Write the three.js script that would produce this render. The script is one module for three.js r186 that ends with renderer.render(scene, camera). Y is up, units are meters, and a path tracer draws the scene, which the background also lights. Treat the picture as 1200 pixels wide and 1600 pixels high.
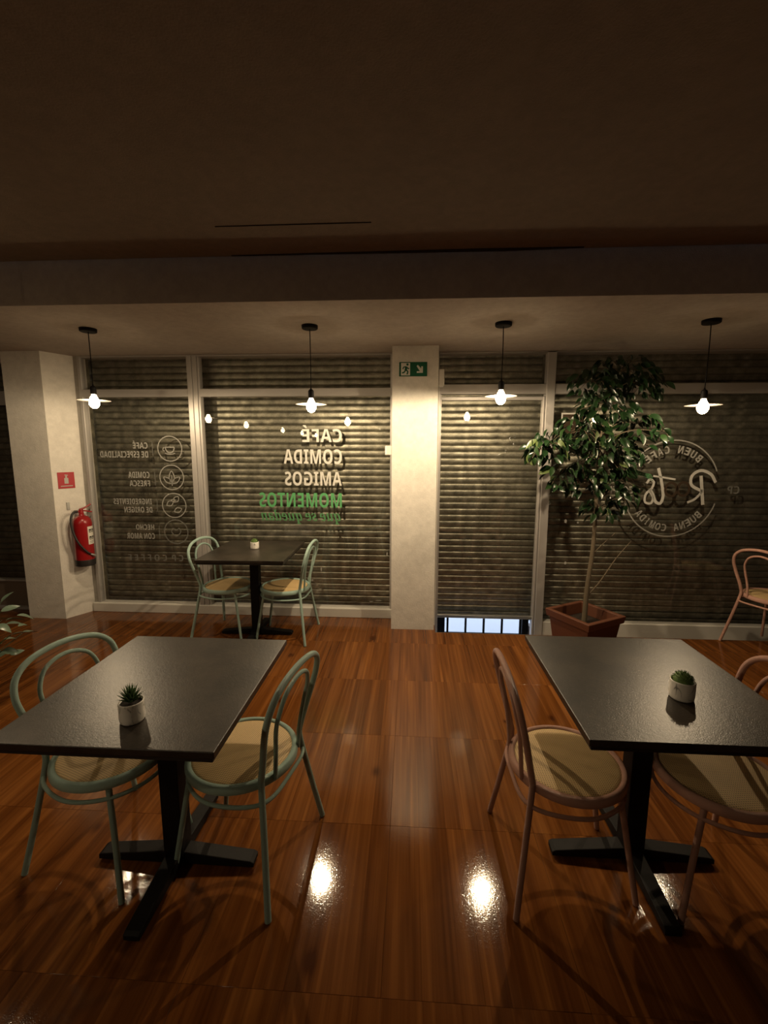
import * as THREE from 'three';
import { FontLoader } from 'three/addons/loaders/FontLoader.js';
import { RoundedBoxGeometry } from 'three/addons/geometries/RoundedBoxGeometry.js';
import { mergeGeometries } from 'three/addons/utils/BufferGeometryUtils.js';

// ------------------------------------------------------------ camera, sky, exposure
const scene = new THREE.Scene();
const camera = new THREE.PerspectiveCamera(2 * Math.atan(800 / 693.6) * 180 / Math.PI, 1200 / 1600, 0.05, 60);
camera.rotation.order = 'YXZ';
camera.position.set(0, 1.6, 4.09);
camera.rotation.set(-0.141, 0.0587, 0.0024);
scene.add(camera);
const SKY = new THREE.Color().setRGB(1.6, 1.95, 2.6);        // plain daylight outside the closed shutters
scene.background = SKY;
const renderer = new THREE.WebGLRenderer({ antialias: true });
renderer.toneMapping = THREE.LinearToneMapping;
renderer.toneMappingExposure = 1.0;
renderer.shadowMap.enabled = true;
const LAMP_CD = 4.3, LAMP_BACK_CD = 0.8, GLOW = 48;
const LAMP_COLOR = new THREE.Color().setRGB(1, 0.77, 0.49);

// ------------------------------------------------------------ helpers
const PI = Math.PI, V = (x, y, z) => new THREE.Vector3(x, y, z);
function rng(seed) { let s = seed >>> 0; return () => { s = (s + 0x6d2b79f5) >>> 0; let t = Math.imul(s ^ (s >>> 15), 1 | s); t = (t + Math.imul(t ^ (t >>> 7), 61 | t)) ^ t; return ((t ^ (t >>> 14)) >>> 0) / 4294967296; }; }
const taken = new Map();
function numbered(n) { const k = taken.get(n) ?? 0; taken.set(n, k + 1); return k ? `${n}_${String(k).padStart(3, '0')}` : n; }
function add(o, parent) { (parent ?? scene).add(o); return o; }
function mesh(name, g, m, parent, label) {
  const o = new THREE.Mesh(g, m); o.name = parent ? name : numbered(name); o.castShadow = o.receiveShadow = true;
  if (label) o.userData.label = label;
  return add(o, parent);
}
function thing(name, label, category, p = [0, 0, 0], turn = 0, group) {
  const o = new THREE.Group(); o.name = numbered(name); o.position.set(...p); o.rotation.y = turn;
  o.userData = { label, category }; if (group) o.userData.group = group;
  return add(o);
}
function structure(name, parent) { const o = new THREE.Group(); o.name = name; o.userData.kind = 'structure'; return add(o, parent); }
function struct(name, g, m) { const o = mesh(name, g, m); o.userData.kind = 'structure'; return o; }
function copy(src, label, p, turn) { const o = src.clone(); o.name = numbered(src.name.replace(/_\d{3}$/, '')); o.position.set(...p); o.rotation.set(0, turn, 0); o.userData.label = label; return add(o); }
const merge = (...g) => mergeGeometries(g.flat().map((x) => x.index ? x.toNonIndexed() : x), false);

// box between two corners, uv in metres
function box(x0, x1, y0, y1, z0, z1) {
  const g = new THREE.BoxGeometry(x1 - x0, y1 - y0, z1 - z0); g.translate((x0 + x1) / 2, (y0 + y1) / 2, (z0 + z1) / 2);
  return metric(g);
}
function metric(g) {
  const p = g.attributes.position, n = g.attributes.normal, uv = new Float32Array(p.count * 2);
  for (let i = 0; i < p.count; i++) {
    const ax = Math.abs(n.getX(i)), ay = Math.abs(n.getY(i)), az = Math.abs(n.getZ(i));
    const [u, v] = ax > ay && ax > az ? [p.getZ(i), p.getY(i)] : ay > az ? [p.getX(i), p.getZ(i)] : [p.getX(i), p.getY(i)];
    uv[i * 2] = u; uv[i * 2 + 1] = v;
  }
  g.setAttribute('uv', new THREE.BufferAttribute(uv, 2)); return g;
}
function rbox(x0, x1, y0, y1, z0, z1, r = 0.003, s = 2) {
  const g = new RoundedBoxGeometry(x1 - x0, y1 - y0, z1 - z0, s, r); g.translate((x0 + x1) / 2, (y0 + y1) / 2, (z0 + z1) / 2); return metric(g);
}
function tube(pts, r, seg = 40, rad = 10, closed = false, taper, tension = 0.5) {
  const c = new THREE.CatmullRomCurve3(pts.map((p) => p.isVector3 ? p : V(...p)), closed, 'catmullrom', tension);
  const g = new THREE.TubeGeometry(c, seg, r, rad, closed);
  if (taper) {
    const p = g.attributes.position, v = V(), o = V();
    for (let i = 0; i <= seg; i++) { c.getPointAt(i / seg, o); const f = taper(i / seg); for (let j = 0; j <= rad; j++) { const k = i * (rad + 1) + j; v.fromBufferAttribute(p, k).sub(o).multiplyScalar(f).add(o); p.setXYZ(k, v.x, v.y, v.z); } }
    g.computeVertexNormals();
  }
  return g;
}
const lathe = (pts, seg = 32) => new THREE.LatheGeometry(pts.map((p) => new THREE.Vector2(...p)), seg);
const cyl = (r0, r1, h, seg = 20) => new THREE.CylinderGeometry(r0, r1, h, seg);
function prism(poly, y0, y1) {          // poly of [x, z]
  const s = new THREE.Shape(poly.map(([x, z]) => new THREE.Vector2(x, -z)));
  const g = new THREE.ExtrudeGeometry(s, { depth: y1 - y0, bevelEnabled: false }); g.rotateX(-PI / 2); g.translate(0, y0, 0); return metric(g);
}

// ------------------------------------------------------------ textures
function valueNoise(seed, n) {          // tileable, period n lattice cells
  const r = rng(seed), t = new Float32Array(n * n); for (let i = 0; i < t.length; i++) t[i] = r();
  return (x, y) => {
    const xi = Math.floor(x), yi = Math.floor(y); let fx = x - xi, fy = y - yi; fx = fx * fx * (3 - 2 * fx); fy = fy * fy * (3 - 2 * fy);
    const m = (a) => ((a % n) + n) % n, X0 = m(xi), X1 = m(xi + 1), Y0 = m(yi) * n, Y1 = m(yi + 1) * n;
    return (t[Y0 + X0] * (1 - fx) + t[Y0 + X1] * fx) * (1 - fy) + (t[Y1 + X0] * (1 - fx) + t[Y1 + X1] * fx) * fy;
  };
}
function dataTex(w, h, fn, srgb, repeat) {
  const d = new Uint8Array(w * h * 4), c = [0, 0, 0];
  for (let y = 0, i = 0; y < h; y++) for (let x = 0; x < w; x++, i += 4) { fn(x / w, y / h, c); d[i] = c[0]; d[i + 1] = c[1]; d[i + 2] = c[2]; d[i + 3] = 255; }
  const t = new THREE.DataTexture(d, w, h, THREE.RGBAFormat); t.wrapS = t.wrapT = THREE.RepeatWrapping; t.magFilter = THREE.LinearFilter;
  if (srgb) t.colorSpace = THREE.SRGBColorSpace; if (repeat) t.repeat.set(...repeat); t.needsUpdate = true; return t;
}
const cl = (v) => Math.max(0, Math.min(255, v));
const TILE = 0.605, WOOD = TILE * 4;
const woodTex = (() => {
  const A = valueNoise(1, 64), B = valueNoise(2, 256), C = valueNoise(3, 32), D = valueNoise(4, 256), r = rng(5);
  const strips = [], edges = [0]; 
  while (edges[edges.length - 1] < 1 - 0.02) edges.push(Math.min(1, edges[edges.length - 1] + 0.026 + 0.03 * r()));
  edges[edges.length - 1] = 1;
  for (let i = 0; i < edges.length - 1; i++) { const row = []; for (let j = 0; j < 4; j++) row.push({ t: r(), s: r() * 60, o: 0.7 + 0.6 * r() }); strips.push(row); }
  const knots = []; for (let i = 0; i < 14; i++) knots.push([r(), r(), 0.004 + 0.005 * r()]);
  return dataTex(1536, 1536, (u, v, c) => {
    let k = 0; while (u >= edges[k + 1]) k++;
    const st = strips[k][Math.min(3, Math.floor(v * 4))], e = Math.min(u - edges[k], edges[k + 1] - u);
    const wob = (C(u * 32, v * 4) - 0.5) * 0.006;
    const g1 = B((u + wob) * 256 + st.s, v * 6 + st.s), g2 = A((u + wob) * 64, v * 3 + st.s), g3 = D(u * 256 * 4, v * 16), st2 = B((u + wob * 0.6) * 128 + 7, v * 4);
    let t = 0.40 + 0.14 * st.t + 0.26 * (g1 - 0.5) + 0.36 * (g2 - 0.5) + 0.10 * (g3 - 0.5);
    if (st2 > 0.72) t += (st2 - 0.72) * 0.9;
    for (const [x, y, q] of knots) { const d = Math.hypot((u - x), (v - y) * 0.55) / q; if (d < 2.2) t -= 0.5 * Math.exp(-d * d); }
    if (e < 0.0007) t -= 0.06;
    t = Math.max(0, Math.min(1, t));
    c[0] = cl(88 + 112 * t); c[1] = cl(44 + 84 * t); c[2] = cl(19 + 50 * t);
  }, true);
})();
const fineNoise = (() => { const a = valueNoise(11, 128), b = valueNoise(12, 32), d = valueNoise(13, 256); return dataTex(512, 512, (u, v, c) => { const t = 255 * (0.45 * a(u * 128, v * 128) + 0.3 * b(u * 32, v * 32) + 0.25 * d(u * 256, v * 256)); c[0] = c[1] = c[2] = t; }); })();
const rep = (t, x, y = x) => { const q = t.clone(); q.repeat.set(x, y); q.needsUpdate = true; return q; };
const plasterColor = (() => { const a = valueNoise(21, 16), b = valueNoise(22, 64), d = valueNoise(23, 256); return dataTex(512, 512, (u, v, c) => { const t = 0.94 + 0.035 * (a(u * 16, v * 16) - 0.5) + 0.05 * (b(u * 64, v * 64) - 0.5) + 0.03 * (d(u * 256, v * 256) - 0.5); c[0] = cl(255 * t); c[1] = cl(253 * t); c[2] = cl(247 * t); }, true, [0.5, 0.5]); })();
const slateColor = (() => { const a = valueNoise(31, 16), b = valueNoise(32, 64), d = valueNoise(33, 256); return dataTex(512, 512, (u, v, c) => { const t = 58 + 26 * (a(u * 16, v * 16) - 0.5) + 14 * (b(u * 64, v * 64) - 0.5) + 12 * (d(u * 256, v * 256) - 0.5); c[0] = cl(t * 1.04); c[1] = cl(t); c[2] = cl(t * 0.95); }, true, [0.8, 0.8]); })();
const zincColor = (() => { const a = valueNoise(41, 32), b = valueNoise(42, 128), d = valueNoise(43, 16); return dataTex(512, 512, (u, v, c) => { const t = 150 + 34 * (a(u * 32, v * 32) - 0.5) + 22 * (b(u * 128, v * 128) - 0.5) + 46 * (d(u * 16, v * 16) - 0.5); c[0] = cl(t * 1.02); c[1] = cl(t); c[2] = cl(t * 0.94); }, true, [0.9, 0.9]); })();
const caneColor = (() => dataTex(128, 128, (u, v, c) => {
  const w = (a) => { const f = a - Math.floor(a); return f < 0.3 || (f > 0.36 && f < 0.5); };
  const s = w(u * 4) || w(v * 4), dg = Math.abs(((u + v) * 4) % 1 - 0.5) < 0.13 || Math.abs(((u - v + 2) * 4) % 1 - 0.5) < 0.13;
  const t = s ? 1 : dg ? 0.88 : 0.42; c[0] = 214 * t; c[1] = 182 * t; c[2] = 128 * t;
}, true))();
const marbleColor = (() => { const a = valueNoise(51, 16), b = valueNoise(52, 32); return dataTex(256, 128, (u, v, c) => { const q = Math.abs(Math.sin((u * 3 + v * 1.6) * PI * 2 + 5 * a(u * 16, v * 8))); const t = 1 - 0.45 * Math.exp(-q * q * 90) * (b(u * 32, v * 16) > 0.42 ? 1 : 0.15) - 0.06 * a(u * 16, v * 16); c[0] = 236 * t; c[1] = 232 * t; c[2] = 224 * t; }, true); })();

// ------------------------------------------------------------ materials
const C3 = (r, g, b) => new THREE.Color().setRGB(r, g, b);
const std = (o) => new THREE.MeshStandardMaterial(o), phy = (o) => new THREE.MeshPhysicalMaterial(o);
const M = {
  plaster: std({ map: plasterColor, color: C3(0.78, 0.76, 0.73), roughness: 0.85, bumpMap: rep(fineNoise, 3), bumpScale: 0.0015 }),
  rough: std({ map: plasterColor, color: C3(0.5, 0.48, 0.45), roughness: 0.95, bumpMap: rep(fineNoise, 5), bumpScale: 0.006 }),
  board: std({ map: plasterColor, color: C3(0.25, 0.205, 0.165), roughness: 0.9, bumpMap: rep(fineNoise, 1.5), bumpScale: 0.0015 }),  // upper ceiling: same paint as the dropped part, dimmer light put into the colour
  ceiling: std({ map: plasterColor, color: C3(0.46, 0.41, 0.37), roughness: 0.9, bumpMap: rep(fineNoise, 1.5), bumpScale: 0.0015 }),  // dropped part and beam face: lighter copy, stronger light put into the colour
  dark: std({ color: C3(0.02, 0.014, 0.009), roughness: 0.8 }),
  backWall: std({ color: C3(0.06, 0.05, 0.045), roughness: 0.9 }),
  wood: phy({ map: woodTex, color: C3(0.55, 0.57, 0.49), roughness: 0.072, bumpMap: rep(fineNoise, 8), bumpScale: 0.00012, specularIntensity: 0.9 }),
  grout: std({ color: C3(0.09, 0.045, 0.02), roughness: 0.8 }),
  step: std({ color: C3(0.16, 0.12, 0.09), roughness: 0.7 }),
  alu: std({ color: C3(0.46, 0.44, 0.42), roughness: 0.42, metalness: 0.35 }),
  zinc: std({ map: zincColor, color: C3(0.74, 0.745, 0.67), roughness: 0.45, metalness: 0.82, bumpMap: rep(fineNoise, 2), bumpScale: 0.0012 }),
  glass: phy({ color: C3(1, 1, 1), roughness: 0, transmission: 1, thickness: 0, ior: 1.52 }),
  table: phy({ map: slateColor, color: C3(0.6, 0.5, 0.41), roughness: 0.36, bumpMap: rep(fineNoise, 3), bumpScale: 0.0004 }),
  tableEdge: std({ color: C3(0.012, 0.011, 0.01), roughness: 0.5 }),
  black: phy({ color: C3(0.006, 0.005, 0.005), roughness: 0.6, specularIntensity: 0.4, bumpMap: rep(fineNoise, 4), bumpScale: 0.0003 }),
  mint: std({ color: C3(0.38, 0.54, 0.47), roughness: 0.24, bumpMap: rep(fineNoise, 20, 1), bumpScale: 0.002 }),
  pink: std({ color: C3(0.5, 0.275, 0.205), roughness: 0.24, bumpMap: rep(fineNoise, 20, 1), bumpScale: 0.002 }),
  cane: std({ map: rep(caneColor, 32), roughness: 0.6, bumpMap: rep(caneColor, 32), bumpScale: 0.0015 }),
  terracotta: std({ color: C3(0.10, 0.03, 0.011), roughness: 0.6, bumpMap: rep(fineNoise, 2), bumpScale: 0.001 }),
  soil: std({ color: C3(0.03, 0.018, 0.01), roughness: 1, bumpMap: rep(fineNoise, 6), bumpScale: 0.01 }),
  bark: std({ color: C3(0.15, 0.115, 0.07), roughness: 0.8, bumpMap: rep(fineNoise, 2, 6), bumpScale: 0.003 }),
  leafA: phy({ color: C3(0.008, 0.024, 0.007), roughness: 0.3 }),
  leafB: phy({ color: C3(0.015, 0.038, 0.010), roughness: 0.32 }),
  leafC: phy({ color: C3(0.06, 0.085, 0.025), roughness: 0.36 }),
  paleLeaf: phy({ color: C3(0.12, 0.17, 0.12), roughness: 0.28 }),
  marble: phy({ map: marbleColor, roughness: 0.35 }),
  succulent: std({ color: C3(0.06, 0.12, 0.03), roughness: 0.5 }),
  moss: std({ color: C3(0.10, 0.17, 0.04), roughness: 0.7 }),
  vinyl: std({ color: C3(0.64, 0.63, 0.58), roughness: 0.6 }),
  vinylThin: std({ color: C3(0.40, 0.395, 0.36), roughness: 0.6 }),
  vinylDim: std({ color: C3(0.20, 0.2, 0.18), roughness: 0.6 }),
  green: std({ color: C3(0.11, 0.40, 0.15), roughness: 0.6 }),
  greenDim: std({ color: C3(0.09, 0.28, 0.11), roughness: 0.6 }),
  brown: std({ color: C3(0.05, 0.03, 0.015), roughness: 0.6 }),
  red: phy({ color: C3(0.28, 0.008, 0.010), roughness: 0.28, clearcoat: 0.5 }),
  signRed: std({ color: C3(0.36, 0.008, 0.016), roughness: 0.4 }),
  signGreen: std({ color: C3(0.006, 0.10, 0.045), roughness: 0.4 }),
  white: std({ color: C3(0.78, 0.77, 0.72), roughness: 0.45 }),
  offWhite: std({ color: C3(0.62, 0.6, 0.55), roughness: 0.45 }),
  steel: std({ color: C3(0.5, 0.5, 0.48), roughness: 0.35, metalness: 0.8 }),
  rubber: std({ color: C3(0.015, 0.013, 0.012), roughness: 0.5 }),
  shade: std({ color: C3(0.12, 0.11, 0.1), roughness: 0.4, metalness: 0.3 }),
  pavement: std({ color: C3(0.6, 0.6, 0.6), roughness: 0.9 }),
  bulb: std({ color: C3(1, 0.9, 0.75), emissive: C3(1, 0.72, 0.40), emissiveIntensity: GLOW, roughness: 0.4 }),
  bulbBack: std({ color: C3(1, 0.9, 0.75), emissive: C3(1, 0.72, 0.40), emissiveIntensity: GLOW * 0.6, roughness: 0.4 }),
};

// ------------------------------------------------------------ room shell
const CL = 2.44, CU = 2.68, BEAM = 1.43, XL = -6.2, XR = 4.3, ZB = 8.6, STEP = -0.15, EDGE = 0.345;
const floor = structure('floor');
{
  mesh('screed', merge(box(XL, 0.235, -0.2, -0.012, -0.4, ZB), box(0.235, XR, -0.2, -0.012, EDGE + 0.004, ZB)), M.grout, floor);
  const cache = new Map();
  function tileGeo(w, d, u0, v0) {
    const key = [w, d, u0, v0].map((a) => a.toFixed(3)).join();
    if (cache.has(key)) return cache.get(key);
    const b = 0.0006, h = 0.012, P = [], U = [], I = [];
    const ring = (i, y) => { for (const [x, z] of [[i, i], [w - i, i], [w - i, d - i], [i, d - i]]) { P.push(x, y, z); U.push(u0 + x / WOOD, v0 - z / WOOD); } };
    ring(b, 0); ring(b, 0); ring(0, -b); ring(0, -b); ring(0, -h);
    I.push(0, 2, 1, 0, 3, 2);
    for (const a of [4, 12]) for (let k = 0; k < 4; k++) { const k2 = (k + 1) % 4; I.push(a + k, a + k2, a + 4 + k2, a + k, a + 4 + k2, a + 4 + k); }
    const g = new THREE.BufferGeometry(); g.setAttribute('position', new THREE.Float32BufferAttribute(P, 3)); g.setAttribute('uv', new THREE.Float32BufferAttribute(U, 2)); g.setIndex(I); g.computeVertexNormals();
    cache.set(key, g); return g;
  }
  const r = rng(77), gap = 0.0007, X0 = -0.07 - TILE * 11, Z0 = 1.79 - TILE * 3;
  for (let i = 0; i < 20; i++) for (let j = 0; j < 15; j++) {
    const u0 = ((i * 1) % 4) / 4, v0 = (((j * 3) % 4) / 4);
    let xa = X0 + i * TILE + gap / 2, xb = xa + TILE - gap, za = Z0 + j * TILE + gap / 2, zb = za + TILE - gap;
    xa = Math.max(xa, XL); xb = Math.min(xb, XR); zb = Math.min(zb, ZB);
    if (xb - xa < 0.05) continue;
    const pieces = [];
    if (xb <= 0.235 || xa >= 0.235) pieces.push([xa, xb]); else pieces.push([xa, 0.235], [0.235, xb]);
    for (const [a, b] of pieces) {
      const z0 = a >= 0.23 ? Math.max(za, EDGE) : Math.max(za, -0.03);
      if (zb - z0 < 0.03 || b - a < 0.02) continue;
      const o = mesh('tile', tileGeo(b - a, zb - z0, u0 + (a - xa) / WOOD, v0 + (zb - z0) / WOOD), M.wood, floor); o.position.set(a, 0, z0);
    }
  }
  mesh('step_riser', box(0.235, XR, -0.2, -0.003, EDGE - 0.012, EDGE), M.step, floor);
  mesh('lower_landing', box(1.2, XR, STEP - 0.05, STEP, -0.3, EDGE - 0.012), M.step, floor);
  mesh('step_riser', box(0.235, 1.2, -0.5, -0.2, EDGE - 0.03, EDGE - 0.012), M.step, floor);
  mesh('step_riser', box(1.2, 1.22, -0.5, STEP - 0.05, -0.3, EDGE - 0.012), M.step, floor);
}
const ceiling = structure('ceiling');
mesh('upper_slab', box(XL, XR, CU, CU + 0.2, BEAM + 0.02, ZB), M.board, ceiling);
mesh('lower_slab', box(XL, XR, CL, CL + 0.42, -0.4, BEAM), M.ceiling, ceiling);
{ // gap where the upper ceiling boards meet the dropped part, and a second, finer board joint
  const wedge = (x0, x1, xm, z, w, y) => { const s = [[x0, z], [xm, z + w * 0.35], [x1, z + w * 0.2], [x1, z - w * 0.1], [xm + 0.15, z - w * 0.6], [x0, z - w * 0.15]]; return prism(s, y - 0.004, y + 0.002); };
  mesh('crack', wedge(-1.02, 0.92, 0.35, BEAM + 0.034, 0.034, CU), M.dark, ceiling);
  mesh('joint', wedge(-0.97, -0.2, -0.5, 1.79, 0.004, CU), M.dark, ceiling);
}
struct('wall_left', box(XL - 0.2, XL, -0.2, 2.9, -0.4, ZB), M.backWall);
struct('wall_right', box(XR, XR + 0.2, -0.2, 2.9, -0.4, ZB), M.backWall);
struct('wall_back', box(XL - 0.2, XR + 0.2, -0.2, 2.9, ZB, ZB + 0.2), M.backWall);
const LP = [[-3.6, 0.25], [-3.24, 0.25], [-3.11, 0.0], [-3.11, -0.4], [-3.6, -0.4]];
struct('pillar_left', prism(LP, 0, CL), M.plaster);
struct('pillar_centre', box(-0.158, 0.224, -0.5, CL, -0.4, 0.29), M.plaster);
// rough strips of plaster beside the frames
struct('trim_1', merge(box(-3.115, -3.075, 0.0, 2.44, -0.06, 0.02)), M.rough);
struct('trim_2', merge(box(0.2238, 0.245, STEP, 2.44, -0.02, 0.06)), M.rough);

// ------------------------------------------------------------ shopfront windows, door
function bars(list) { return merge(list.map((b) => rbox(...b, 0.004, 1))); }
const winDark = structure('window_1');
mesh('window_frame', bars([[XL, -3.6, 2.0, 2.13, -0.03, 0.03], [XL, -3.6, 2.38, 2.44, -0.03, 0.03], [XL, -3.6, 0.285, 0.305, -0.03, 0.035], [-4.9, -4.82, 0.3, 2.0, -0.03, 0.03]]), M.alu, winDark);
mesh('lower_panel', box(XL, -3.6, 0.03, 0.285, -0.02, 0.015), M.step, winDark);
mesh('window_sill', rbox(XL, -3.6, 0.0, 0.03, -0.03, 0.05, 0.003, 1), M.alu, winDark);
mesh('pane', box(XL, -3.6, 0.305, 2.0, -0.003, 0.003), M.glass, winDark);

const winLeft = structure('window_2');
mesh('window_frame', bars([[-3.075, -0.158, 2.425, 2.44, -0.035, 0.03], [-3.075, -3.045, 0.085, 2.43, -0.035, 0.03], [-0.185, -0.158, 0.085, 2.43, -0.035, 0.025]]), M.alu, winLeft);
mesh('transom', bars([[-3.05, -2.03, 2.07, 2.14, -0.035, 0.032], [-1.93, -0.17, 2.07, 2.14, -0.035, 0.032]]), M.alu, winLeft);
mesh('mullion', bars([[-2.036, -1.99, 0.085, 2.43, -0.04, 0.04], [-1.988, -1.945, 0.085, 2.43, -0.04, 0.036], [-1.943, -1.925, 0.085, 2.43, -0.04, 0.028]]), M.alu, winLeft);
mesh('window_sill', rbox(-3.115, -0.158, 0.0, 0.088, -0.06, 0.05, 0.005, 1), M.offWhite, winLeft);
const P = (x0, x1, y0, y1) => box(x0, x1, y0, y1, -0.003, 0.003);
const paneA = mesh('pane', P(-3.045, -2.036, 0.088, 2.07), M.glass, winLeft);
const paneB = mesh('pane', P(-1.925, -0.185, 0.088, 2.07), M.glass, winLeft);
mesh('pane', P(-3.045, -2.036, 2.14, 2.425), M.glass, winLeft);
mesh('pane', P(-1.925, -0.185, 2.14, 2.425), M.glass, winLeft);

const door = structure('door_1');
mesh('door_frame', bars([[0.245, 0.272, -0.5, 2.08, -0.035, 0.03], [1.155, 1.172, -0.5, 2.06, -0.035, 0.028], [1.176, 1.25, -0.5, 2.43, -0.045, 0.045], [0.245, 1.18, 2.08, 2.165, -0.035, 0.035], [0.272, 1.155, 2.03, 2.06, -0.03, 0.02], [0.245, 1.18, 2.43, 2.44, -0.035, 0.03]]), M.alu, door);
mesh('pane', P(0.272, 1.155, 0.03, 2.03), M.glass, door);
mesh('pane', P(0.272, 1.176, 2.165, 2.43), M.glass, door);
mesh('bottom_rail', rbox(0.245, 1.16, 0.012, 0.04, -0.02, 0.02, 0.003, 1), M.steel, door);

const winRight = structure('window_3');
mesh('window_frame', bars([[1.25, XR, 2.43, 2.44, -0.035, 0.03], [1.25, XR, 2.08, 2.165, -0.035, 0.035]]), M.alu, winRight);
mesh('window_sill', rbox(1.25, XR, STEP, -0.005, -0.06, 0.03, 0.004, 1), M.offWhite, winRight);
const paneC = mesh('pane', P(1.25, XR, -0.005, 2.08), M.glass, winRight);
mesh('pane', P(1.25, XR, 2.165, 2.43), M.glass, winRight);

// ------------------------------------------------------------ roller shutters behind the glass
const PITCH = 0.06;
function slatGeo(w) {
  const prof = [[-0.005, -0.009], [0.0, -0.004], [0.003, 0.001], [0.010, 0.0035], [0.022, 0.005], [0.034, 0.0052], [0.045, 0.0042], [0.052, 0.001], [0.055, -0.006], [0.0575, -0.010], [0.064, -0.012]], P = [], U = [], I = [];
  prof.forEach(([y, z]) => { for (const x of [0, w]) { P.push(x, y, z); U.push(x, y); } });
  for (let i = 0; i < prof.length - 1; i++) { const a = i * 2; I.push(a, a + 1, a + 3, a, a + 3, a + 2); }
  const g = new THREE.BufferGeometry(); g.setAttribute('position', new THREE.Float32BufferAttribute(P, 3)); g.setAttribute('uv', new THREE.Float32BufferAttribute(U, 2)); g.setIndex(I); g.computeVertexNormals(); return g;
}
function shutter(x0, x1, y0, z, label, seed) {
  const t = thing('roller_shutter', label, 'shutter', [x0, y0, z], 0), r = rng(seed), w = x1 - x0;
  const variants = [0, 1, 2, 3].map((k) => { const g = slatGeo(w), uv = g.attributes.uv; for (let i = 0; i < uv.count; i++) uv.setXY(i, uv.getX(i) + k * 0.37, uv.getY(i) + k * 0.61 + 0.2); return g; });
  mesh('bottom_bar', rbox(0, w, 0, 0.07, -0.015, 0.02, 0.004, 1), M.zinc, t);
  const n = Math.ceil((2.5 - y0 - 0.07) / PITCH);
  for (let i = 0; i < n; i++) { const s = mesh('slat', variants[Math.floor(r() * 4)], M.zinc, t); s.position.set(0, 0.072 + i * PITCH, (r() - 0.5) * 0.003); s.rotation.x = (r() - 0.5) * 0.05; }
  for (const x of [-0.01, w - 0.02]) mesh('guide_rail', merge(box(x, x + 0.03, -0.02, 2.49 - y0, 0.022, 0.028), box(x, x + 0.03, -0.02, 2.49 - y0, -0.03, -0.024)), M.zinc, t);
  return t;
}
shutter(XL + 0.01, -3.61, 0.02, -0.16, 'closed grey metal roller shutter in the unlit bay beyond the left pillar', 3);
shutter(-3.1, -0.17, 0.02, -0.16, 'wide closed grey roller shutter behind the lettered windows left of the white centre pillar', 4);
shutter(0.24, 1.2, -0.048, -0.15, 'grey roller shutter behind the door, raised just enough to show a strip of daylight', 5);
shutter(1.215, XR - 0.01, STEP + 0.01, -0.16, 'grey roller shutter behind the tree and the round window logo', 6);
// grille of square bars outside, seen under the raised shutter; bright pavement beyond
{
  const t = thing('security_grille', 'black barred grille seen in the bright gap under the door shutter', 'grille', [0.363, -0.268, -0.235]);
  for (let i = 0; i < 5; i++) mesh('bar', rbox(0.03 + i * 0.181 - 0.01, 0.03 + i * 0.181 + 0.01, 0.02, 0.4, -0.01, 0.01, 0.002, 1), M.black, t);
  mesh('jamb', box(0.77, 0.83, -0.25, 0.3, -0.02, 0.02), M.black, t);
  mesh('jamb', box(-0.12, 0.0, -0.25, 0.3, -0.02, 0.02), M.black, t);
  mesh('top_rail', rbox(-0.02, 0.87, 0.215, 0.245, -0.011, 0.011, 0.002, 1), M.black, t);
  mesh('bottom_rail', rbox(-0.02, 0.87, 0, 0.03, -0.011, 0.011, 0.002, 1), M.black, t);
}
struct('pavement', box(-14, 14, -0.6, -0.5, -14, EDGE - 0.03), M.pavement);
struct('wall_base', merge(box(XL, -0.158, -0.5, -0.2, -0.4, -0.3), box(1.2, XR, -0.5, -0.2, -0.4, -0.3)), M.rough);
struct('wall_lintel', box(XL, XR, CL, 3.4, -0.55, -0.4), M.plaster);

// ------------------------------------------------------------ lettering stuck on the glass, read from outside
const sans = await new FontLoader().loadAsync('fonts/droid/droid_sans_bold.typeface.json');
const serif = await new FontLoader().loadAsync('fonts/droid/droid_serif_bold.typeface.json');
const ZV = -0.0042;
function textGeo(str, font, w, h, o = {}) {       // fitted to w x h, lower left at 0,0, facing +z
  const shapes = font.generateShapes(str, 1);
  const g = new THREE.ExtrudeGeometry(shapes, { depth: 0.0008, bevelEnabled: false, curveSegments: 5 });
  if (o.slant) { const p = g.attributes.position; for (let i = 0; i < p.count; i++) p.setX(i, p.getX(i) + p.getY(i) * o.slant); }
  g.computeBoundingBox(); const b = g.boundingBox;
  g.translate(-b.min.x, -b.min.y, 0); g.scale(w / (b.max.x - b.min.x), h / (b.max.y - b.min.y), 1); g.computeVertexNormals(); return g;
}
function lettering(parent, str, xl, xr, y0, y1, m, label, font = sans, o) {
  const g = textGeo(str, font, xr - xl, y1 - y0, o); g.rotateY(PI);
  const q = mesh('lettering', g, m, parent, label); q.position.set(xr, y0, ZV); return q;
}
function ribbon(pts, w, closed = false) {          // flat stroke of constant width in the plane z = 0
  const c = new THREE.CatmullRomCurve3(pts.map(([x, y]) => V(x, y, 0)), closed), n = Math.max(10, pts.length * 8), P = [], I = [], N = [];
  for (let i = 0; i <= n; i++) { const p = c.getPoint(i / n), t = c.getTangent(i / n), k = w / 2; P.push(p.x - t.y * k, p.y + t.x * k, 0, p.x + t.y * k, p.y - t.x * k, 0); N.push(0, 0, 1, 0, 0, 1); if (i < n) { const a = i * 2; I.push(a, a + 1, a + 2, a + 1, a + 3, a + 2); } }
  const g = new THREE.BufferGeometry(); g.setAttribute('position', new THREE.Float32BufferAttribute(P, 3)); g.setAttribute('normal', new THREE.Float32BufferAttribute(N, 3)); g.setIndex(I); return g;
}
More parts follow.
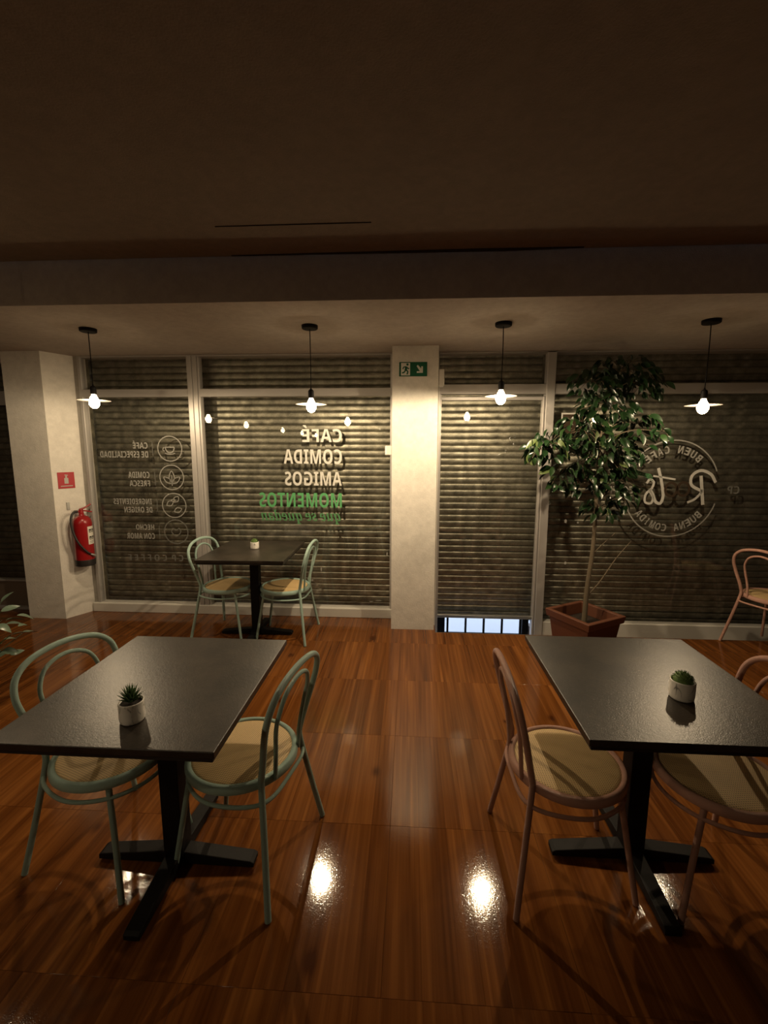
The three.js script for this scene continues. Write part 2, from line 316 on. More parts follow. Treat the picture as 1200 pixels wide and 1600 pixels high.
const arc = (r, a0, a1, n = 24, cx = 0, cy = 0, ry = r) => Array.from({ length: n + 1 }, (_, i) => { const a = a0 + (a1 - a0) * i / n; return [cx + r * Math.cos(a), cy + ry * Math.sin(a)]; });
function mark(name, parent, strokes, m, x, y, label) { const g = mergeGeometries(strokes.map(([p, w, c]) => ribbon(p, w, c))); return Object.assign(mesh(name, g, m, parent, label)).position.set(x, y, ZV); }

// motto pane
lettering(paneB, 'CAFÉ', -0.997, -0.629, 1.66, 1.815, M.vinyl, 'large white mirrored word CAFÉ');
lettering(paneB, 'COMIDA', -1.176, -0.631, 1.461, 1.596, M.vinyl, 'large white mirrored word COMIDA');
lettering(paneB, 'AMIGOS', -1.17, -0.634, 1.259, 1.39, M.vinyl, 'large white mirrored word AMIGOS');
lettering(paneB, 'MOMENTOS', -1.421, -0.636, 1.053, 1.192, M.green, 'large green mirrored word MOMENTOS');
lettering(paneB, 'que se quedan', -1.409, -0.65, 0.895, 1.028, M.greenDim, 'green mirrored script words que se quedan', serif, { slant: 0.32 });
// four small claims with round icons
const claim = (a, ax, ay0, ay1, b, bx, by0, by1, r) => { lettering(paneA, a, ax, r, ay0, ay1, M.vinylThin, 'small pale mirrored words ' + a); lettering(paneA, b, bx, r, by0, by1, M.vinylThin, 'small pale mirrored words ' + b); };
claim('CAFÉ', -2.62, 1.598, 1.672, 'DE ESPECIALIDAD', -2.949, 1.513, 1.574, -2.477);
claim('COMIDA', -2.687, 1.32, 1.381, 'FRESCA', -2.681, 1.241, 1.298, -2.479);
claim('INGREDIENTES', -2.855, 1.067, 1.123, 'DE ORIGEN', -2.753, 0.987, 1.043, -2.474);
claim('HECHO', -2.651, 0.818, 0.872, 'CON AMOR', -2.748, 0.729, 0.786, -2.468);
lettering(paneA, 'C P  C O F F E E', -2.753, -2.197, 0.512, 0.575, M.vinylDim, 'faint spaced mirrored words CP COFFEE');
const ring = (r, w = 0.009) => [arc(r, 0, 2 * PI, 40), w];
const leafStroke = (cx, cy, a, l, w) => { const c = Math.cos(a), s = Math.sin(a), q = (u, v) => [cx + u * c - v * s, cy + u * s + v * c]; return [[q(0, 0), q(l * 0.5, w), q(l, 0), q(l * 0.5, -w), q(0, 0)], 0.008]; };
mark('cup_icon', paneA, [ring(0.116), [arc(0.042, PI, 2 * PI, 12, 0, 0.012, 0.05), 0.01], [[[-0.045, 0.014], [0.045, 0.014]], 0.009], [arc(0.018, PI * 0.5, PI * 1.5, 8, -0.05, -0.005, 0.016), 0.007], [arc(0.055, PI * 1.15, PI * 1.85, 10, 0, -0.03, 0.022), 0.008]], M.vinylThin, -2.262, 1.598, 'round cup icon');
mark('leaf_icon', paneA, [ring(0.116), leafStroke(0, -0.06, PI / 2, 0.12, 0.026), leafStroke(0, -0.06, PI / 2 - 0.9, 0.1, 0.022), leafStroke(0, -0.06, PI / 2 + 0.9, 0.1, 0.022), [[[0, -0.08], [0, 0.02]], 0.007]], M.vinylThin, -2.261, 1.328, 'round leaf icon');
mark('bean_icon', paneA, [ring(0.116), leafStroke(-0.075, 0.0, 0.5, 0.075, 0.024), leafStroke(0.0, 0.03, 0.9, 0.07, 0.024), leafStroke(-0.005, -0.06, 0.35, 0.08, 0.024), [[[-0.04, 0.04], [0, 0.06], [0.02, 0.03]], 0.007]], M.vinylThin, -2.254, 1.06, 'round coffee bean icon');
mark('heart_icon', paneA, [ring(0.116), [[[0, -0.05], [-0.045, 0.0], [-0.03, 0.035], [0, 0.015], [0.03, 0.035], [0.045, 0.0], [0, -0.05]], 0.008]], M.vinylDim, -2.251, 0.803, 'round heart icon');
mark('divider', paneA, [[[[0, 0], [0, 0.13]], 0.006], [[[0.005, -0.28], [0.005, -0.15]], 0.006], [[[0.008, -0.535], [0.008, -0.405]], 0.006], [[[0.012, -0.8], [0.012, -0.67]], 0.006]], M.vinylDim, -2.43, 1.53, 'faint vertical divider strokes');
// round logo
{
  const cx = 2.325, cy = 1.253, r = 0.405;
  mark('logo_ring', paneC, [[arc(r, 0.38, PI - 0.32, 40, 0, 0, 0.43), 0.011], [arc(r, PI + 0.30, 2 * PI - 0.3, 40, 0, 0, 0.43), 0.011]], M.vinylThin, cx, cy, 'thin broken ring of the round logo');
  const arcText = (str, rad, mid, span, top) => {
    const gs = [], n = str.length;
    for (let i = 0; i < n; i++) {
      if (str[i] === ' ') continue;
      const f = i / (n - 1) - 0.5, a = top ? mid + f * span : mid - f * span;          // seen from inside: first letter on the right
      const g = textGeo(str[i], sans, str[i] === 'I' ? 0.016 : 0.043, str[i] === 'É' ? 0.085 : 0.066); g.translate(str[i] === 'I' ? -0.008 : -0.0215, -0.033, 0); g.rotateY(PI);
      g.rotateZ(top ? a - PI / 2 : a + PI / 2); g.translate(rad * Math.cos(a), rad * 1.05 * Math.sin(a), 0); gs.push(g);
    }
    return mergeGeometries(gs);
  };
  mesh('lettering', arcText('BUEN CAFÉ', 0.335, PI / 2 + 0.02, 1.42, true), M.vinylThin, paneC, 'curved mirrored words BUEN CAFÉ').position.set(cx, cy, ZV);
  mesh('lettering', arcText('BUENA COMIDA', 0.335, -PI / 2 - 0.02, 1.75, false), M.vinylThin, paneC, 'curved mirrored words BUENA COMIDA').position.set(cx, cy, ZV);
  // brush script R and ts, already mirrored; coordinates from the logo's centre
  mark('script_letter', paneC, [[[[0.245, 0.12], [0.285, -0.14]], 0.028], [[[0.375, 0.06], [0.33, 0.13], [0.24, 0.165], [0.17, 0.12], [0.17, 0.04], [0.27, -0.02]], 0.026], [[[0.27, -0.02], [0.21, -0.09], [0.15, -0.12]], 0.02]], M.vinyl, cx, cy, 'white brush script letter R, mirrored');
  mark('script_letter', paneC, [[[[-0.125, 0.185], [-0.085, 0.05], [-0.065, -0.08], [-0.085, -0.13], [-0.12, -0.12], [-0.16, -0.04], [-0.185, -0.005]], 0.026], [[[-0.165, 0.115], [-0.06, 0.10], [0.03, 0.085]], 0.016], [[[-0.215, 0.05], [-0.19, 0.085], [-0.155, 0.06], [-0.165, 0.01], [-0.215, -0.05], [-0.215, -0.12], [-0.165, -0.13], [-0.15, -0.08], [-0.185, -0.02]], 0.02]], M.vinyl, cx, cy, 'white brush script letters ts, mirrored');
  mark('script_letter', paneC, [[arc(0.05, 0, 2 * PI, 24, 0.105, 0.0, 0.06), 0.022], [arc(0.05, 0, 2 * PI, 24, 0.0, -0.005, 0.06), 0.022]], M.brown, cx, cy, 'dark brown letters oo, hardly visible');
  mark('leaf_motif', paneC, [0, 1, 2, 3, 4, 5, 6].map((k) => leafStroke(-0.17 - k * 0.022, 0.09 + k * 0.012, PI * (0.75 + 0.06 * k), 0.06, 0.012)).concat([[[[-0.16, 0.07], [-0.25, 0.12], [-0.34, 0.19]], 0.006]]), M.greenDim, cx, cy, 'small green leaf sprig');
  lettering(paneC, 'COFFEE', 1.74, 1.999, 1.205, 1.275, M.vinylThin, 'small pale mirrored word COFFEE');
  lettering(paneC, 'CP', 2.806, 2.909, 1.213, 1.283, M.vinylDim, 'faint mirrored letters CP');
}
mesh('reflection_panel', merge(box(1.33, 1.52, 1.74, 1.92, -0.0075, -0.0045)), M.brown, paneC, 'small framed reflection in the glass, painted as a dark panel');  // a reflection in the pane, painted as a flat dark panel
mesh('reflection_edge', merge(box(1.33, 1.52, 1.907, 1.92, -0.0045, -0.0035), box(1.33, 1.342, 1.74, 1.908, -0.0045, -0.0035)), M.vinyl, paneC);  // bright edge lines of that reflection, painted as pale strips
{ // paint flecks left on the panes
  const r = rng(9), fl = (list) => mergeGeometries(list.map(([x, y, w, h]) => { const g = new THREE.CircleGeometry(1, 7); const p = g.attributes.position; for (let i = 1; i < p.count; i++) { const k = 0.6 + 0.6 * r(); p.setXY(i, p.getX(i) * w * k, p.getY(i) * h * k); } g.translate(x, y, 0.0042); return g; }));
  mesh('paint_fleck', fl([[-0.29, 0.16, 0.03, 0.006], [-0.36, 0.15, 0.025, 0.005], [-0.21, 0.62, 0.006, 0.02], [-0.84, 0.46, 0.007, 0.03], [-0.93, 0.35, 0.012, 0.012], [-0.42, 0.27, 0.003, 0.06], [-0.28, 1.78, 0.006, 0.012]]), M.vinylThin, paneB);
  mesh('paint_fleck', fl([[1.42, 0.95, 0.012, 0.022], [1.44, 0.56, 0.012, 0.014], [1.53, 0.94, 0.01, 0.01]]), M.vinylThin, paneC);
}

// ------------------------------------------------------------ pendant lamps
const disc = lathe([[0.002, 0.015], [0.033, 0.0165], [0.08, 0.0145], [0.107, 0.0115], [0.109, 0.01], [0.107, 0.0095], [0.08, 0.0125], [0.033, 0.0145], [0.002, 0.0135], [0.002, 0.015]], 48);
const bulbGeo = lathe([[0, -0.047], [0.012, -0.045], [0.024, -0.036], [0.033, -0.02], [0.0355, -0.004], [0.032, 0.014], [0.024, 0.03], [0.016, 0.044], [0.0135, 0.055], [0, 0.055]], 28);
const socketGeo = lathe([[0, 0.052], [0.018, 0.052], [0.02, 0.058], [0.02, 0.1], [0.016, 0.108], [0.006, 0.114], [0.004, 0.125], [0, 0.125]], 24);
const roseGeo = lathe([[0, -0.024], [0.05, -0.024], [0.055, -0.02], [0.056, 0], [0, 0]], 32);
function pendant(x, y, z, label, top, cd, bulbMat, group) {
  const t = thing('pendant_lamp', label, 'lamp', [x, y, z], 0, group), h = top - y;
  mesh('ceiling_rose', roseGeo, M.black, t).position.y = h;
  mesh('cord', tube([[0, 0.12, 0], [0.002, 0.12 + (h - 0.14) / 2, 0.001], [0, h - 0.022, 0]], 0.0032, 8, 6), M.black, t);
  mesh('socket', socketGeo, M.black, t);
  mesh('shade', disc, M.shade, t, 'flat pale disc around the bulb');
  mesh('bulb', bulbGeo, bulbMat, t, 'glowing warm white bulb').castShadow = false;
  const l = new THREE.PointLight(LAMP_COLOR, cd); l.name = 'bulb'; l.castShadow = true; l.shadow.radius = 0.6; t.add(l);
  return t;
}
pendant(-2.293, 1.933, 0.92, 'lit bulb pendant with flat disc, hanging beside the left pillar and fire extinguisher', CL, LAMP_CD * 0.42, M.bulb);
pendant(-0.702, 1.9, 0.92, 'lit bulb pendant with flat disc, hanging before the large mirrored motto', CL, LAMP_CD, M.bulb);
pendant(0.615, 1.95, 0.92, 'lit bulb pendant with flat disc, hanging before the door shutter', CL, LAMP_CD, M.bulb);
pendant(1.956, 1.885, 0.92, 'lit bulb pendant with flat disc, hanging to the right of the tree', CL, LAMP_CD * 0.5, M.bulb);
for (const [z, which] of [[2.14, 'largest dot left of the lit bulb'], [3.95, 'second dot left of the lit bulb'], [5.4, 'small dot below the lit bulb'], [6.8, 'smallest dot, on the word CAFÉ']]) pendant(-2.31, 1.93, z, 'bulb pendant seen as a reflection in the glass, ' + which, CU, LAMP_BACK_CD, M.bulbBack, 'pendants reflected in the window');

// ------------------------------------------------------------ tables
function makeTable(label) {
  const t = thing('cafe_table', label, 'table');
  const top = new RoundedBoxGeometry(0.695, 0.022, 0.75, 2, 0.003); metric(top); top.translate(0, 0.739, 0);
  mesh('table_top', top, M.table, t, 'dark stone grey table top');
  mesh('edge_band', merge(rbox(-0.34, 0.34, 0.712, 0.7285, -0.368, 0.368, 0.003, 1)), M.tableEdge, t);
  mesh('column', merge(rbox(-0.037, 0.037, 0.03, 0.69, -0.037, 0.037, 0.004), rbox(-0.16, 0.16, 0.69, 0.712, -0.16, 0.16, 0.004)), M.black, t);
  for (let k = 0; k < 4; k++) {
    const L = k % 2 ? 0.30 : 0.305, s = new THREE.Shape([[0, 0.012], [0, 0.055], [0.04, 0.055], [L - 0.01, 0.03], [L, 0.024], [L, 0.012]].map((p) => new THREE.Vector2(...p)));
    const g = new THREE.ExtrudeGeometry(s, { depth: 0.05, bevelEnabled: true, bevelSize: 0.003, bevelThickness: 0.003, bevelSegments: 2 }); g.translate(0, 0, -0.025);
    const a = mesh('foot', metric(g), M.black, t); a.rotation.y = k * PI / 2;
    const pad = mesh('glide', cyl(0.016, 0.018, 0.012, 16), M.rubber, a); pad.position.set(L - 0.03, 0.006, 0);
  }
  return t;
}
const table0 = makeTable('dark square cafe table with the mint chairs, nearest on the left');
table0.position.set(-0.893, 0, 2.60);
copy(table0, 'dark square cafe table with the pink chairs, bearing the pot with a round cactus', [0.885, 0, 2.478], 0.0);
copy(table0, 'dark square cafe table against the lettered window, between two mint chairs', [-1.315, 0, 0.47], 0.02);

// ------------------------------------------------------------ chairs
function makeChair(label, m) {
  const t = thing('bistro_chair', label, 'chair');
  const seatG = lathe([[0, 0.4505], [0.06, 0.4495], [0.13, 0.446], [0.175, 0.442], [0.19, 0.437], [0.19, 0.431], [0, 0.431]], 48);
  { const p = seatG.attributes.position, uv = seatG.attributes.uv; for (let i = 0; i < p.count; i++) uv.setXY(i, p.getX(i) / 1.0, p.getZ(i) / 1.0); }
  mesh('seat', seatG, M.cane, t, 'round woven cane seat');
  mesh('seat_rim', lathe([[0.183, 0.41], [0.204, 0.41], [0.2095, 0.415], [0.2105, 0.427], [0.208, 0.44], [0.201, 0.446], [0.19, 0.444], [0.185, 0.435], [0.183, 0.41]], 56), m, t);
  for (const s of [-1, 1]) {
    mesh('leg', tube([[s * 0.148, 0.458, -0.168], [s * 0.152, 0.41, -0.171], [s * 0.187, 0.22, -0.196], [s * 0.232, 0.004, -0.226]], 0.0115, 20, 10), m, t);
    mesh('leg', tube([[s * 0.124, 0.417, 0.142], [s * 0.14, 0.22, 0.176], [s * 0.16, 0.004, 0.212]], 0.0105, 14, 10), m, t);
  }
  const half = (pts) => [...pts.map(([x, y, z]) => V(-x, y, z)), ...pts.slice(0, -1).reverse().map(([x, y, z]) => V(x, y, z))];
  mesh('backrest', tube(half([[0.148, 0.456, -0.168], [0.158, 0.52, -0.182], [0.186, 0.63, -0.208], [0.196, 0.70, -0.225], [0.178, 0.765, -0.24], [0.115, 0.812, -0.25], [0, 0.83, -0.254]]), 0.0118, 80, 10), m, t, 'outer bent tube hoop');
  mesh('inner_hoop', tube(half([[0.09, 0.425, -0.19], [0.094, 0.52, -0.197], [0.112, 0.63, -0.212], [0.113, 0.69, -0.226], [0.09, 0.745, -0.237], [0.05, 0.773, -0.243], [0, 0.783, -0.245]]), 0.0085, 70, 8), m, t);
  mesh('stretcher', tube([[0.13, 0.372, 0.153], [0.203, 0.372, 0.01], [0.16, 0.375, -0.172], [0, 0.375, -0.2], [-0.16, 0.375, -0.172], [-0.203, 0.372, 0.01], [-0.13, 0.372, 0.153], [0, 0.372, 0.202]], 0.0075, 64, 8, true), m, t, 'bent ring under the seat');
  return t;
}
const D = PI / 180;
const mint = makeChair('mint green bistro chair at the near left table, back hoop towards the left edge', M.mint);
mint.position.set(-1.15, 0, 2.56); mint.rotation.y = 70 * D;
copy(mint, 'mint green bistro chair on the aisle side of the near left table', [-0.64, 0, 2.54], -102 * D);
copy(mint, 'mint green bistro chair left of the table against the window, by the mullion', [-1.56, 0, 0.46], 78 * D);
copy(mint, 'mint green bistro chair right of the table against the window, back towards the centre pillar', [-1.06, 0, 0.46], -92 * D);
const pink = makeChair('pink bistro chair on the aisle side of the right table', M.pink);
pink.position.set(0.6, 0, 2.52); pink.rotation.y = 91 * D;
copy(pink, 'pink bistro chair cut by the photo edge at the right table, seat under the top', [1.13, 0, 2.55], -84 * D);
copy(pink, 'pink bistro chair standing alone near the window beyond the tree', [2.93, 0, 0.48], 115 * D);

// ------------------------------------------------------------ pots on the tables
function makePot(label, x, y, z, r, h, kind, seed, turn) {
  const t = thing('potted_succulent', label, 'potted plant', [x, y, z], turn), R = rng(seed);
  mesh('pot', lathe([[0, 0], [r * 0.86, 0], [r * 0.95, 0.004], [r, 0.015], [r, h - 0.003], [r * 0.97, h], [r * 0.9, h], [r * 0.88, h - 0.012], [0, h - 0.012]], 36), M.marble, t, 'white marbled ceramic pot');
  mesh('soil', cyl(r * 0.875, r * 0.875, 0.004, 24), M.soil, t).position.y = h - 0.0095;
  const gs = [];
  if (kind === 'spiky') {
    for (let k = 0; k < 46; k++) {
      const f = k / 46, a = k * 2.4, tilt = 0.12 + 1.0 * f, l = 0.056 - 0.016 * f;
      const g = new THREE.ConeGeometry(0.0062, l, 5); g.scale(1, 1, 0.6); g.translate(0, l / 2 + 0.006, 0); g.rotateX(tilt); g.rotateY(a); g.translate(0, h - 0.004, 0); gs.push(g);
    }
  } else {
    const b = new THREE.IcosahedronGeometry(r * 0.78, 3); b.scale(1, 0.95, 1); b.translate(0, h - 0.002, 0); gs.push(b);
    for (let k = 0; k < 150; k++) {
      const u = R(), a = R() * 2 * PI, th = Math.acos(1 - u * 0.95), g = new THREE.ConeGeometry(0.0022, 0.014, 4); g.translate(0, r * 0.78, 0); g.rotateX(th); g.rotateY(a); g.scale(1, 1.0, 1); g.translate(0, h - 0.002, 0); gs.push(g);
    }
  }
  mesh('foliage', merge(gs), kind === 'spiky' ? M.succulent : M.moss, t);
  return t;
}
makePot('white marbled pot with a spiky succulent on the near left table', -0.868, 0.75, 2.842, 0.037, 0.066, 'spiky', 1, 0.4);
makePot('white marbled pot with a round green cactus on the right table', 0.945, 0.75, 2.6, 0.039, 0.066, 'round', 2, 1.2);
makePot('tiny white pot with green plant on the table against the window', -1.326, 0.75, 0.43, 0.036, 0.06, 'round', 3, 2.5);

// ------------------------------------------------------------ ficus in a terracotta planter
function leafGeo(l, w, fold, droop) {
  const P = [], I = [], n = 6;
  for (let i = 0; i <= n; i++) {
    const t = i / n, y = -droop * l * t * t, hw = w * Math.pow(Math.sin(PI * Math.min(1, 0.04 + t * 0.96)), 0.8) * (1 - 0.35 * t);
    P.push(-hw, y + fold * hw, t * l, 0, y, t * l, hw, y + fold * hw, t * l);
    if (i < n) { const a = i * 3; for (const k of [0, 1]) I.push(a + k, a + k + 3, a + k + 1, a + k + 1, a + k + 3, a + k + 4); }
  }
  const g = new THREE.BufferGeometry(); g.setAttribute('position', new THREE.Float32BufferAttribute(P, 3)); g.setIndex(I); g.computeVertexNormals(); return g;
}
const LEAVES = [[0.058, 0.0175, 0.35, 0.25], [0.052, 0.0165, 0.5, 0.4], [0.064, 0.019, 0.3, 0.15], [0.048, 0.0155, 0.2, 0.5]].map((a) => leafGeo(...a));
{
  const bx = 1.42, bz = 0.56, turn = 30 * D;
  const p = thing('square_planter', 'square terracotta planter turned corner-on, holding the tree', 'planter', [bx, 0, bz], turn);
  const A = 0.155, B = 0.198, H = 0.3, rings = [[A, 0], [A + 0.004, 0.004], [B - 0.012, H - 0.062], [B + 0.006, H - 0.058], [B + 0.014, H - 0.004], [B + 0.01, H], [B - 0.018, H], [B - 0.022, H - 0.005], [B - 0.032, H - 0.09]];
  const gs = [];
  for (let i = 0; i < rings.length - 1; i++) {
    const [a, y] = rings[i], [b, y2] = rings[i + 1];
    for (let k = 0; k < 4; k++) {
      const c = (r, q) => [[r, r], [-r, r], [-r, -r], [r, -r]][q % 4], [x0, z0] = c(a, k), [x1, z1] = c(a, k + 1), [x2, z2] = c(b, k + 1), [x3, z3] = c(b, k);
      const g = new THREE.BufferGeometry(); g.setAttribute('position', new THREE.Float32BufferAttribute([x0, y, z0, x2, y2, z2, x1, y, z1, x0, y, z0, x3, y2, z3, x2, y2, z2], 3)); g.setAttribute('uv', new THREE.Float32BufferAttribute([0, y, 0.4, y2, 0.4, y, 0, y, 0, y2, 0.4, y2], 2)); g.computeVertexNormals(); gs.push(g);
    }
  }
  mesh('tub', mergeGeometries(gs), M.terracotta, p);
  mesh('soil', rbox(-0.166, 0.166, 0.17, 0.21, -0.166, 0.166, 0.004, 1), M.soil, p);

  const t = thing('ficus_tree', 'leafy ficus tree with pale thin trunk in front of the right window', 'tree', [bx, 0.21, bz]);
  const R = rng(42), W = (x, y, z) => V(x - bx, y - 0.21, z - bz);
  mesh('trunk', tube([W(1.42, 0.205, 0.56), W(1.435, 0.5, 0.54), W(1.465, 0.8, 0.52), W(1.475, 1.1, 0.5), W(1.47, 1.4, 0.5), W(1.48, 1.7, 0.48), W(1.53, 2.0, 0.46), W(1.55, 2.22, 0.45)], 0.021, 40, 10, false, (q) => 1 - 0.72 * q), M.bark, t);
  mesh('branch', tube([W(1.432, 0.42, 0.545), W(1.52, 0.55, 0.56), W(1.63, 0.74, 0.56), W(1.74, 0.89, 0.56)], 0.007, 16, 8, false, (q) => 1 - 0.6 * q), M.bark, t);
  mesh('branch', tube([W(1.46, 0.76, 0.52), W(1.53, 0.86, 0.55), W(1.62, 0.96, 0.56)], 0.005, 12, 6, false, (q) => 1 - 0.6 * q), M.bark, t);
  // clusters: centre, radii, count, dark/light mix
  const clusters = [
    [1.10, 1.64, 0.50, 0.16, 0.13, 0.16, 62], [1.00, 1.60, 0.55, 0.10, 0.09, 0.10, 26], [1.16, 1.40, 0.55, 0.11, 0.11, 0.10, 24],
    [1.34, 1.74, 0.48, 0.20, 0.16, 0.20, 95], [1.50, 1.55, 0.50, 0.22, 0.20, 0.20, 120], [1.36, 1.38, 0.52, 0.17, 0.13, 0.15, 48],
    [1.60, 1.36, 0.50, 0.17, 0.12, 0.14, 42], [1.74, 1.62, 0.46, 0.12, 0.14, 0.12, 36], [1.78, 1.80, 0.44, 0.13, 0.09, 0.12, 30], [1.93, 1.74, 0.5, 0.06, 0.07, 0.05, 9],
    [1.50, 1.15, 0.52, 0.14, 0.08, 0.12, 26], [1.66, 1.22, 0.53, 0.12, 0.07, 0.1, 18],
    [1.52, 1.95, 0.46, 0.22, 0.12, 0.18, 85], [1.40, 2.12, 0.45, 0.17, 0.12, 0.16, 60], [1.62, 2.20, 0.44, 0.22, 0.13, 0.18, 85], [1.80, 2.10, 0.45, 0.15, 0.10, 0.14, 40],
  ];
  const spine = new THREE.CatmullRomCurve3([W(1.475, 1.05, 0.5), W(1.47, 1.4, 0.5), W(1.48, 1.7, 0.48), W(1.53, 2.0, 0.46), W(1.55, 2.22, 0.45)]);
  const twigs = [], all = [];
  for (const [x, y, z, rx, ry, rz, n] of clusters) {
    const c = W(x, y, z), root = spine.getPoint(Math.min(1, Math.max(0, (y - 1.2) / 1.17)));
    mesh('branch', tube([root, root.clone().lerp(c, 0.5).add(V(0, 0.05, 0)), c], 0.0055, 14, 6, false, (q) => 1 - 0.6 * q), M.bark, t);
    for (let k = 0; k < n * 1.2; k++) {
      const d = V(R() * 2 - 1, R() * 2 - 1, R() * 2 - 1); if (d.length() > 1) d.normalize().multiplyScalar(0.95);
      const pos = c.clone().add(V(d.x * rx, d.y * ry, d.z * rz));
      if (k % 7 === 0) twigs.push(tube([c, c.clone().lerp(pos, 0.5).add(V(0, 0.02, 0)), pos], 0.0022, 6, 4));
      const dir = V(d.x + (R() - 0.5) * 1.3, -0.25 - 0.9 * R(), d.z + (R() - 0.5) * 1.3 + 0.15).normalize();
      const q = new THREE.Quaternion().setFromRotationMatrix(new THREE.Matrix4().lookAt(V(0, 0, 0), dir.clone().negate(), V(0, 1, 0)));
      const q2 = new THREE.Quaternion().setFromAxisAngle(V(0, 0, 1), (R() - 0.5) * 2.6);
      const m = new THREE.Matrix4().compose(pos, q.multiply(q2), V(1, 1, 1).multiplyScalar(1.1 + 0.55 * R()));
      const pick = R(); all.push({ m, g: LEAVES[Math.floor(R() * 4)], mat: pick < 0.6 ? M.leafA : pick < 0.93 ? M.leafB : M.leafC, front: pos.z + 0.15 * R(), low: y < 1.95 });
    }
  }
  mesh('twigs', merge(twigs), M.bark, t);
  all.sort((a, b) => (b.low - a.low) || b.front - a.front);
  const rest = [];
  all.forEach((l, i) => { if (i < 295) { const o = mesh('leaf', l.g, l.mat, t); l.m.decompose(o.position, o.quaternion, o.scale); } else rest.push(l.g.clone().applyMatrix4(l.m)); });
  mesh('foliage', mergeGeometries(rest), M.leafA, t).userData.kind = 'stuff';
}

// ------------------------------------------------------------ plant cut by the left edge
{
  const t = thing('leafy_plant', 'grey green leafy plant cut off by the left edge, behind the mint chair', 'potted plant', [-2.76, 0, 1.66]), R = rng(8);
  mesh('pot', lathe([[0, 0], [0.11, 0], [0.12, 0.01], [0.15, 0.26], [0.155, 0.27], [0.145, 0.275], [0.138, 0.25], [0, 0.25]], 32), M.black, t);
  const stems = [];
  for (let k = 0; k < 72; k++) {
    const a = R() * 2 * PI, rr = 0.06 + 0.3 * R(), h = 0.24 + 0.36 * R(), tip = V(Math.cos(a) * rr, h, Math.sin(a) * rr);
    if (k % 2 === 0) stems.push(tube([V(0, 0.24, 0), V(tip.x * 0.3, h * 0.7, tip.z * 0.3), tip], 0.003, 8, 5));
    const o = mesh('leaf', LEAVES[k % 4], M.paleLeaf, t); o.position.copy(tip); o.scale.setScalar(1.3 + 0.6 * R()); o.rotation.set((R() - 0.2) * 0.9, PI / 2 - a, (R() - 0.5) * 0.8);
  }
  mesh('stems', merge(stems), M.leafB, t);
}

// ------------------------------------------------------------ signs, switch, extinguisher
{
  const s = thing('exit_sign', 'green emergency exit sign with running figure and arrow on the centre pillar', 'sign', [0.015, 2.252, 0.29]);
  mesh('board', rbox(-0.115, 0.115, -0.057, 0.057, 0, 0.006, 0.002, 1), M.signGreen, s);
  const Z = 0.0064, flat = (pts) => { const g = new THREE.ShapeGeometry(new THREE.Shape(pts.map((p) => new THREE.Vector2(...p)))); g.translate(0, 0, Z); return g; };
  const strip = (list) => { const g = mergeGeometries(list.map(([p, w]) => ribbon(p, w))); return g; };
  mesh('door_symbol', flat([[-0.1, -0.05], [-0.025, -0.05], [-0.025, 0.05], [-0.1, 0.05]]), M.vinyl, s);
  const fig = strip([[[[-0.055, 0.02], [-0.062, -0.008]], 0.02], [[[-0.062, -0.006], [-0.045, -0.018], [-0.05, -0.042]], 0.011], [[[-0.062, -0.006], [-0.075, -0.025], [-0.092, -0.03]], 0.011], [[[-0.055, 0.02], [-0.078, 0.015], [-0.085, 0.0]], 0.009], [[[-0.053, 0.018], [-0.04, 0.004], [-0.032, 0.008]], 0.009]]);
  const head = new THREE.CircleGeometry(0.0095, 16); head.deleteAttribute('uv'); head.translate(-0.047, 0.037, 0); const fg = mergeGeometries([fig, head]); fg.translate(0, 0, Z + 0.0006);
  mesh('running_figure', fg, M.signGreen, s);
  mesh('arrow', flat([[0.028, 0.024], [0.038, 0.034], [0.066, 0.004], [0.066, 0.022], [0.08, 0.022], [0.08, -0.03], [0.03, -0.03], [0.03, -0.017], [0.055, -0.017]].map(([x, y]) => [x, y + 0.0])), M.vinyl, s);
}
{
  const b = mesh('wall_switch', rbox(-0.218, -0.16, 1.548, 1.628, 0.17, 0.25, 0.008, 3), M.white); b.userData = { label: 'small white switch box on the left side of the centre pillar', category: 'switch' };
  const c = thing('sensor_box', 'pale sensor box high on the right side of the centre pillar', 'sensor', [0.2245, 2.12, 0.17]);
  mesh('housing', rbox(0, 0.05, 0, 0.135, 0, 0.11, 0.01, 3), M.offWhite, c);
  mesh('cable', tube([[0.012, 0.002, 0.05], [0.012, -0.2, 0.05], [0.01, -0.9, 0.05], [0.012, -1.6, 0.05], [0.008, -2.1, 0.05]], 0.0045, 40, 6), M.offWhite, c);
}
const TH = Math.atan2(0.887, 0.461), face = (t, y, off) => [-3.24 + 0.13 * t + 0.887 * off, y, 0.25 - 0.25 * t + 0.461 * off];
{
  const s = thing('fire_sign', 'red square fire extinguisher sign on the left pillar', 'sign', face(0.40, 1.305, 0.0005), TH);
  mesh('board', rbox(-0.07, 0.07, -0.075, 0.075, 0, 0.004, 0.0015, 1), M.signRed, s);
  const sym = mergeGeometries([ribbon([[0, -0.03], [0, 0.022]], 0.034), ribbon([[0, 0.02], [0, 0.042]], 0.014), ribbon([[-0.012, 0.05], [0.016, 0.046]], 0.008), ribbon([[-0.05, -0.052], [0.05, -0.052]], 0.008)]); sym.translate(0, 0, 0.0045);
  mesh('symbol', sym, M.vinylThin, s);
}
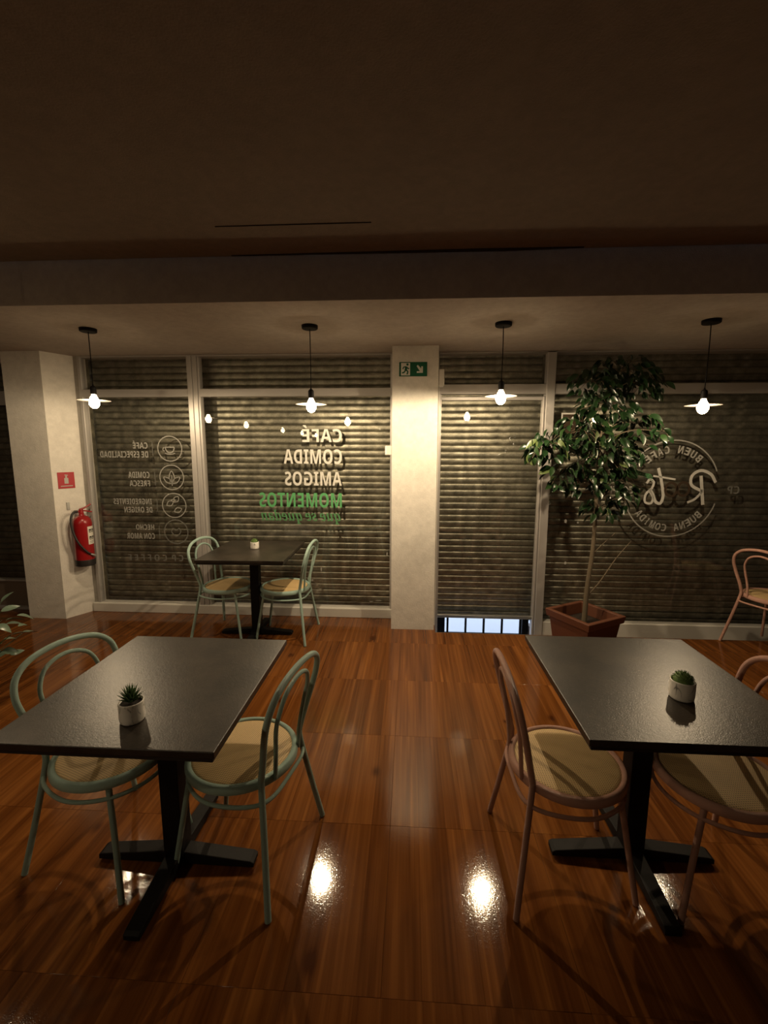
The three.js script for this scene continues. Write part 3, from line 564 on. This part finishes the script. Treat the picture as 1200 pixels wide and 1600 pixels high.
{
  const e = thing('fire_extinguisher', 'red fire extinguisher hung on the left pillar beside the window', 'fire extinguisher', face(0.60, 0.50, 0.095), TH);
  mesh('cylinder', lathe([[0.076, 0.055], [0.08, 0.06], [0.08, 0.40], [0.074, 0.435], [0.055, 0.462], [0.03, 0.474], [0.022, 0.478], [0.022, 0.5], [0, 0.5]], 36), M.red, e);
  mesh('base_ring', lathe([[0, 0.0], [0.079, 0.0], [0.083, 0.004], [0.083, 0.058], [0.077, 0.062], [0, 0.062]], 36), M.rubber, e, 'black plastic base');
  mesh('valve', merge(cyl(0.018, 0.022, 0.04, 16).translate(0, 0.515, 0), cyl(0.008, 0.008, 0.06, 12).rotateZ(PI / 2).translate(-0.02, 0.515, 0)), M.red, e);
  mesh('handle', merge(tube([[-0.01, 0.535, 0], [0.03, 0.545, 0.004], [0.085, 0.575, 0.006]], 0.008, 12, 8), tube([[0.0, 0.525, 0], [0.04, 0.515, 0.004], [0.09, 0.5, 0.006]], 0.007, 12, 8)), M.red, e);
  mesh('hose', tube([[-0.03, 0.515, 0], [-0.07, 0.51, 0.01], [-0.1, 0.45, 0.02], [-0.1, 0.34, 0.04], [-0.075, 0.23, 0.07], [-0.02, 0.14, 0.088], [0.02, 0.11, 0.09]], 0.0095, 40, 8), M.rubber, e);
  mesh('nozzle', lathe([[0, 0], [0.012, 0], [0.009, 0.05], [0, 0.05]], 12).rotateZ(1.0).translate(0.05, 0.09, 0.09), M.steel, e);
  const lab = new THREE.CylinderGeometry(0.0808, 0.0808, 0.17, 20, 1, true, 0.05, 1.35); lab.translate(0, 0.29, 0);
  const labelTex = (() => { const c = document.createElement('canvas'); c.width = 128; c.height = 160; const x = c.getContext('2d'); x.fillStyle = '#d8d4c8'; x.fillRect(0, 0, 128, 160); x.fillStyle = '#1a1815'; for (const y of [24, 88]) for (let i = 0; i < 3; i++) { x.fillRect(14 + i * 36, y, 28, 30); x.fillStyle = '#d8d4c8'; x.beginPath(); x.moveTo(20 + i * 36, y + 26); x.lineTo(28 + i * 36, y + 6); x.lineTo(36 + i * 36, y + 26); x.fill(); x.fillStyle = '#1a1815'; } for (let k = 0; k < 3; k++) x.fillRect(14, 130 + k * 8, 96 - k * 20, 2); const t = new THREE.CanvasTexture(c); t.colorSpace = THREE.SRGBColorSpace; return t; })();
  mesh('label', lab, std({ map: labelTex, roughness: 0.5 }), e, 'white label with black pictograms');
  mesh('bracket', merge(rbox(-0.02, 0.02, 0.3, 0.52, -0.094, -0.079, 0.002, 1), rbox(-0.075, -0.05, 0.53, 0.6, -0.0945, -0.085, 0.002, 1)), M.steel, e);
}

renderer.render(scene, camera);
